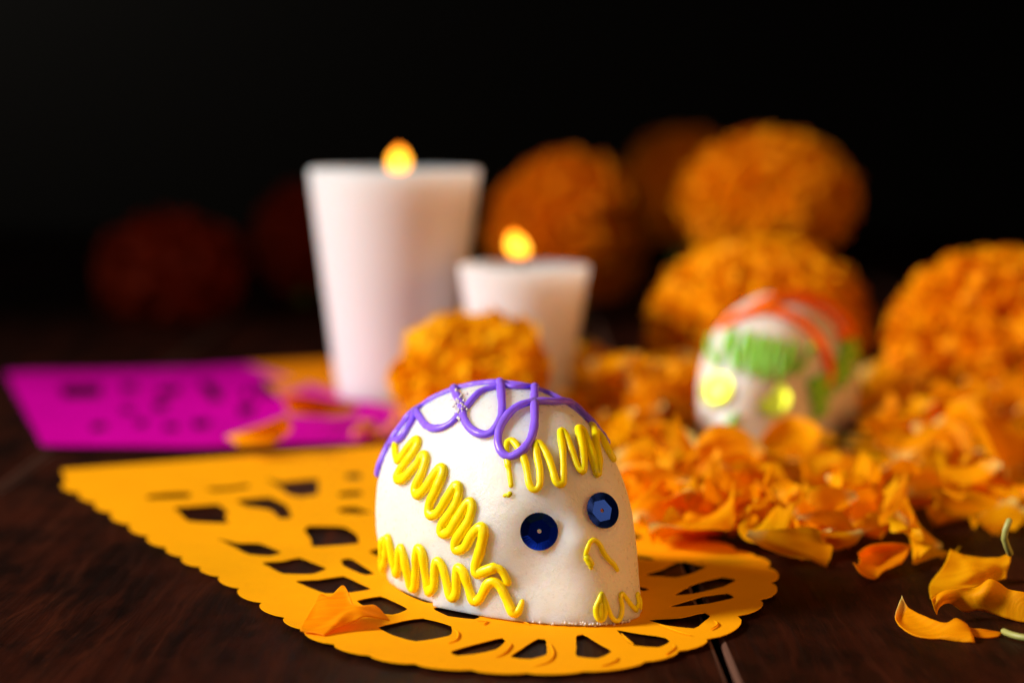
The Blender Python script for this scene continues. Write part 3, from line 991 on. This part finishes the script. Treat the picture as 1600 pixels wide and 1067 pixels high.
# stray ones with places of their own
for (u, v), sc, lab in [((585, 690), .9, 'orange petal lying between the magenta paper and the white skull'),
                        ((1170, 838), .8, 'small orange petal lying on the back right rim of the yellow paper'),
                        ((1040, 822), 1.0, 'orange petal resting on the yellow paper right behind the skull'),
                        ((890, 590), 1.2, 'orange petal beside the foot of the shorter candle')]:
    p = at_h(u, v)
    k = rq.randrange(14)
    place_petal(k, (p.x, p.y, .11), (rq.uniform(-.2, .2), rq.uniform(-.2, .2), rq.uniform(0, 6)), lab, sc)
for (u, v, z), rot, k, sc, lab in [((1495, 700, 1.1), (.3, -1.1, 1.9), 3, 1.15, 'curled bright yellow petal standing on top of the heap left of the right marigold'),
                                   ((1450, 705, .9), (-.2, -1.0, 1.2), 6, 1.1, 'upright orange petal on the heap beside the curled yellow petal')]:
    p = at_h(u, v, z)
    place_petal(k, p, rot, lab, sc)

# ------------------------------------------------------------------ marigold heads
def marigold(c, rx, rz, axis, label, n=200, seed=0, single=False, stem=0.0, dip=0.0, mat=None):
    """c: centre; rx, rz: half width and half height; axis: direction the head faces; single: every petal its own object"""
    rd = random.Random(seed)
    mat = mat or M_PETAL_DEEP
    root = tag(empty('marigold', (c[0], c[1], 0)), label, 'marigold', 'marigold heads')
    o = Vector((0, 0, c[2]))
    ax = Vector(axis).normalized()
    B = ax.to_track_quat('Z', 'Y').to_matrix()
    lib = []
    for k in range(8):
        v, f, a = petal_geo(rd, .55, rd.uniform(.34, .46), rd.choice([-1, 1]) * rd.uniform(.6, 1.8), rd.uniform(-.6, .6), rd.uniform(1.2, 2.2), 8, 9)
        v = [Vector((p.x + .31, p.y, p.z)) for p in v]
        lib.append((v, f, a))
    # knobbly core that closes the head
    V, F = [], []
    for i in range(13):
        th = math.pi * i / 12
        for j in range(20):
            a = 2 * math.pi * j / 20
            d = Vector((math.sin(th) * math.cos(a), math.sin(th) * math.sin(a), math.cos(th)))
            p = B @ Vector((d.x * rx, d.y * rx, d.z * rz)) * (.80 - (dip * .75 if d.z > .5 else 0))
            V.append(o + p * (1 + .1 * noise.noise(p * 2)))
    for i in range(12):
        for j in range(20):
            F.append((i * 20 + j, i * 20 + (j + 1) % 20, (i + 1) * 20 + (j + 1) % 20, (i + 1) * 20 + j))
    obj('flower_core', mesh('flower_core', V, F, mat, attr=[1.0] * len(V)), root)
    meshes = None
    if single:
        meshes = [mesh('petal', [p * rx for p in v], f, mat, attr=[.3 + .7 * q for q in a]) for v, f, a in lib]
    AV, AF, AA = [], [], []
    for i in range(n):
        z = 1 - 1.82 * (i + .5) / n
        a = i * 2.39996 + rd.uniform(-.2, .2)
        s = math.sqrt(max(0, 1 - z * z))
        d = Vector((s * math.cos(a), s * math.sin(a), z))
        d = (d + Vector((rd.gauss(0, .07), rd.gauss(0, .07), rd.gauss(0, .07)))).normalized()
        pos = Vector((d.x * rx, d.y * rx, d.z * rz))
        nr = Vector((d.x / rx, d.y / rx, d.z / rz)).normalized()
        k = 1.0 - (dip * max(0, (z - .45) / .55) if dip else 0)
        sc = rx * rd.uniform(.85, 1.15) * (.74 if n > 400 else 1)
        start = pos * k - nr * sc * .42 * rd.uniform(.9, 1.1)
        q = nr.to_track_quat('X', 'Z').to_matrix() @ Matrix.Rotation(rd.uniform(0, 6.283), 3, 'X')
        kk = rd.randrange(8)
        if single and (n <= 300 or i % 2 == 0):
            pt = obj('petal', meshes[kk], root)
            pt.matrix_local = Matrix.Translation((o + B @ start) * .01) @ (B @ q).to_4x4() @ Matrix.Scale(sc / rx, 4)
        else:
            b0 = len(AV)
            v, f, al = lib[kk]
            AV += [o + B @ (start + q @ (p * sc)) for p in v]
            AF += [tuple(w + b0 for w in g) for g in f]
            AA += [.3 + .7 * w for w in al]
    if AV:
        tag(obj('ruffled_petals', mesh('ruffled_petals', AV, AF, mat, attr=AA), root), kind='stuff')
    # calyx and cut stem under the head
    foot = o - ax * rz * .55
    tip = o - ax * rz * 1.05
    end = Vector((tip.x * 1.0, tip.y, .1))
    if stem and tip.z > .3:
        P = catmull([foot, tip, Vector((tip.x, tip.y, (tip.z + .1) / 2)), end], .2)
    else:
        P = catmull([foot, o - ax * rz * .9], .2)
    R = [max(.28, .55 * (1 - i / len(P) * 1.4)) * rx / 2.6 for i in range(len(P))]
    v, f = tube(P, R, 10, [Vector((0, 1, .1)).normalized()] * len(P))
    obj('calyx', mesh('calyx', v, f, M_STEM), root)
    return root
def mg(u, v, y, rpx, rzpx, *a, **k):
    rpx *= .93
    rzpx *= .93
    p = at_y(u, v, y)
    s = FPX / (y * CP + (CAMH - p.z) * SP)
    marigold(p, rpx / s, rzpx / s, *a, **k)
mg(1183, 522, 60.5, 182, 150, (-.15, -.3, 1), 'large bright marigold directly behind the green fringed skull', 600, 1, True)
mg(1548, 532, 57.5, 166, 140, (-.1, -.25, 1), 'marigold cut off by the right edge of the photo above the petals', 600, 2, True)
mg(735, 580, 51.0, 124, 92, (-.10, -.5, 1), 'small open marigold in front of the two candles', 210, 3, True, dip=.5, mat=M_PETAL_BRIGHT)
mg(890, 362, 84.0, 132, 124, (-.1, -.3, 1), 'marigold right behind the shorter candle', 700, 4, stem=1, mat=M_PETAL_ORANGE)
mg(1200, 312, 76.0, 138, 102, (0, -.2, 1), 'raised marigold above and behind the bright one, right of the dim one', 700, 5, stem=1)
mg(1065, 294, 104.0, 100, 92, (0, -.2, 1), 'dim marigold farthest back between two brighter ones', 500, 6, stem=1, mat=M_PETAL_ORANGE)
mg(265, 425, 86.0, 122, 92, (0, -.3, 1), 'dark red marigold in shadow at far left behind the magenta paper', 420, 7, mat=M_PETAL_SHADED)
mg(470, 375, 92.0, 78, 90, (0, -.2, 1), 'shadowed marigold half hidden behind the tall candle', 420, 8, stem=1, mat=M_PETAL_SHADED)

# ------------------------------------------------------------------ heap: drop petals nothing shows of, name each of the rest by its place
bpy.context.view_layer.update()
dg = bpy.context.evaluated_depsgraph_get()
seen = {}
for v_ in range(560, 960, 3):
    for u in range(860, 1600, 3):
        ok, loc, nor, idx, ob, mt = S.ray_cast(dg, Vector((0, 0, CAMH * .01)), ray(u, v_).normalized())
        if ok:
            q = seen.setdefault(ob.name, [0, 0])
            q[0] += 1
            q[1] += u
ORD = ['first', 'second', 'third', 'fourth', 'fifth', 'sixth', 'seventh', 'eighth', 'ninth', 'tenth', 'eleventh', 'twelfth',
       'thirteenth', 'fourteenth', 'fifteenth', 'sixteenth', 'seventeenth', 'eighteenth']
PLACE = {'L': 'heap behind the white skull', 'F': 'heap below the green fringed skull',
         'M': 'heap beside the green fringed skull', 'R': 'heap below the right marigold'}
cells = {}
for o, x, y, curled in HEAP:
    q = seen.get(o.name)
    if not q or q[0] < 5:
        bpy.data.objects.remove(o)
        continue
    cells.setdefault(zone(x, y), []).append((y, q[1] / q[0], o, curled))
for z, L in cells.items():
    L.sort(key=lambda e: e[0])
    rows = ['front', 'second', 'third', 'fourth', 'rear']
    nr = 5 if len(L) > 30 else 3
    rows = rows if nr == 5 else ['front', 'middle', 'rear']
    for i in range(nr):
        part = sorted(L[len(L) * i // nr: len(L) * (i + 1) // nr], key=lambda e: e[1])
        for j, e in enumerate(part):
            e[2]['label'] = '%s petal, %s from left, %s row of %s' % ('curled' if e[3] else 'orange', ORD[j], rows[i], PLACE[z])
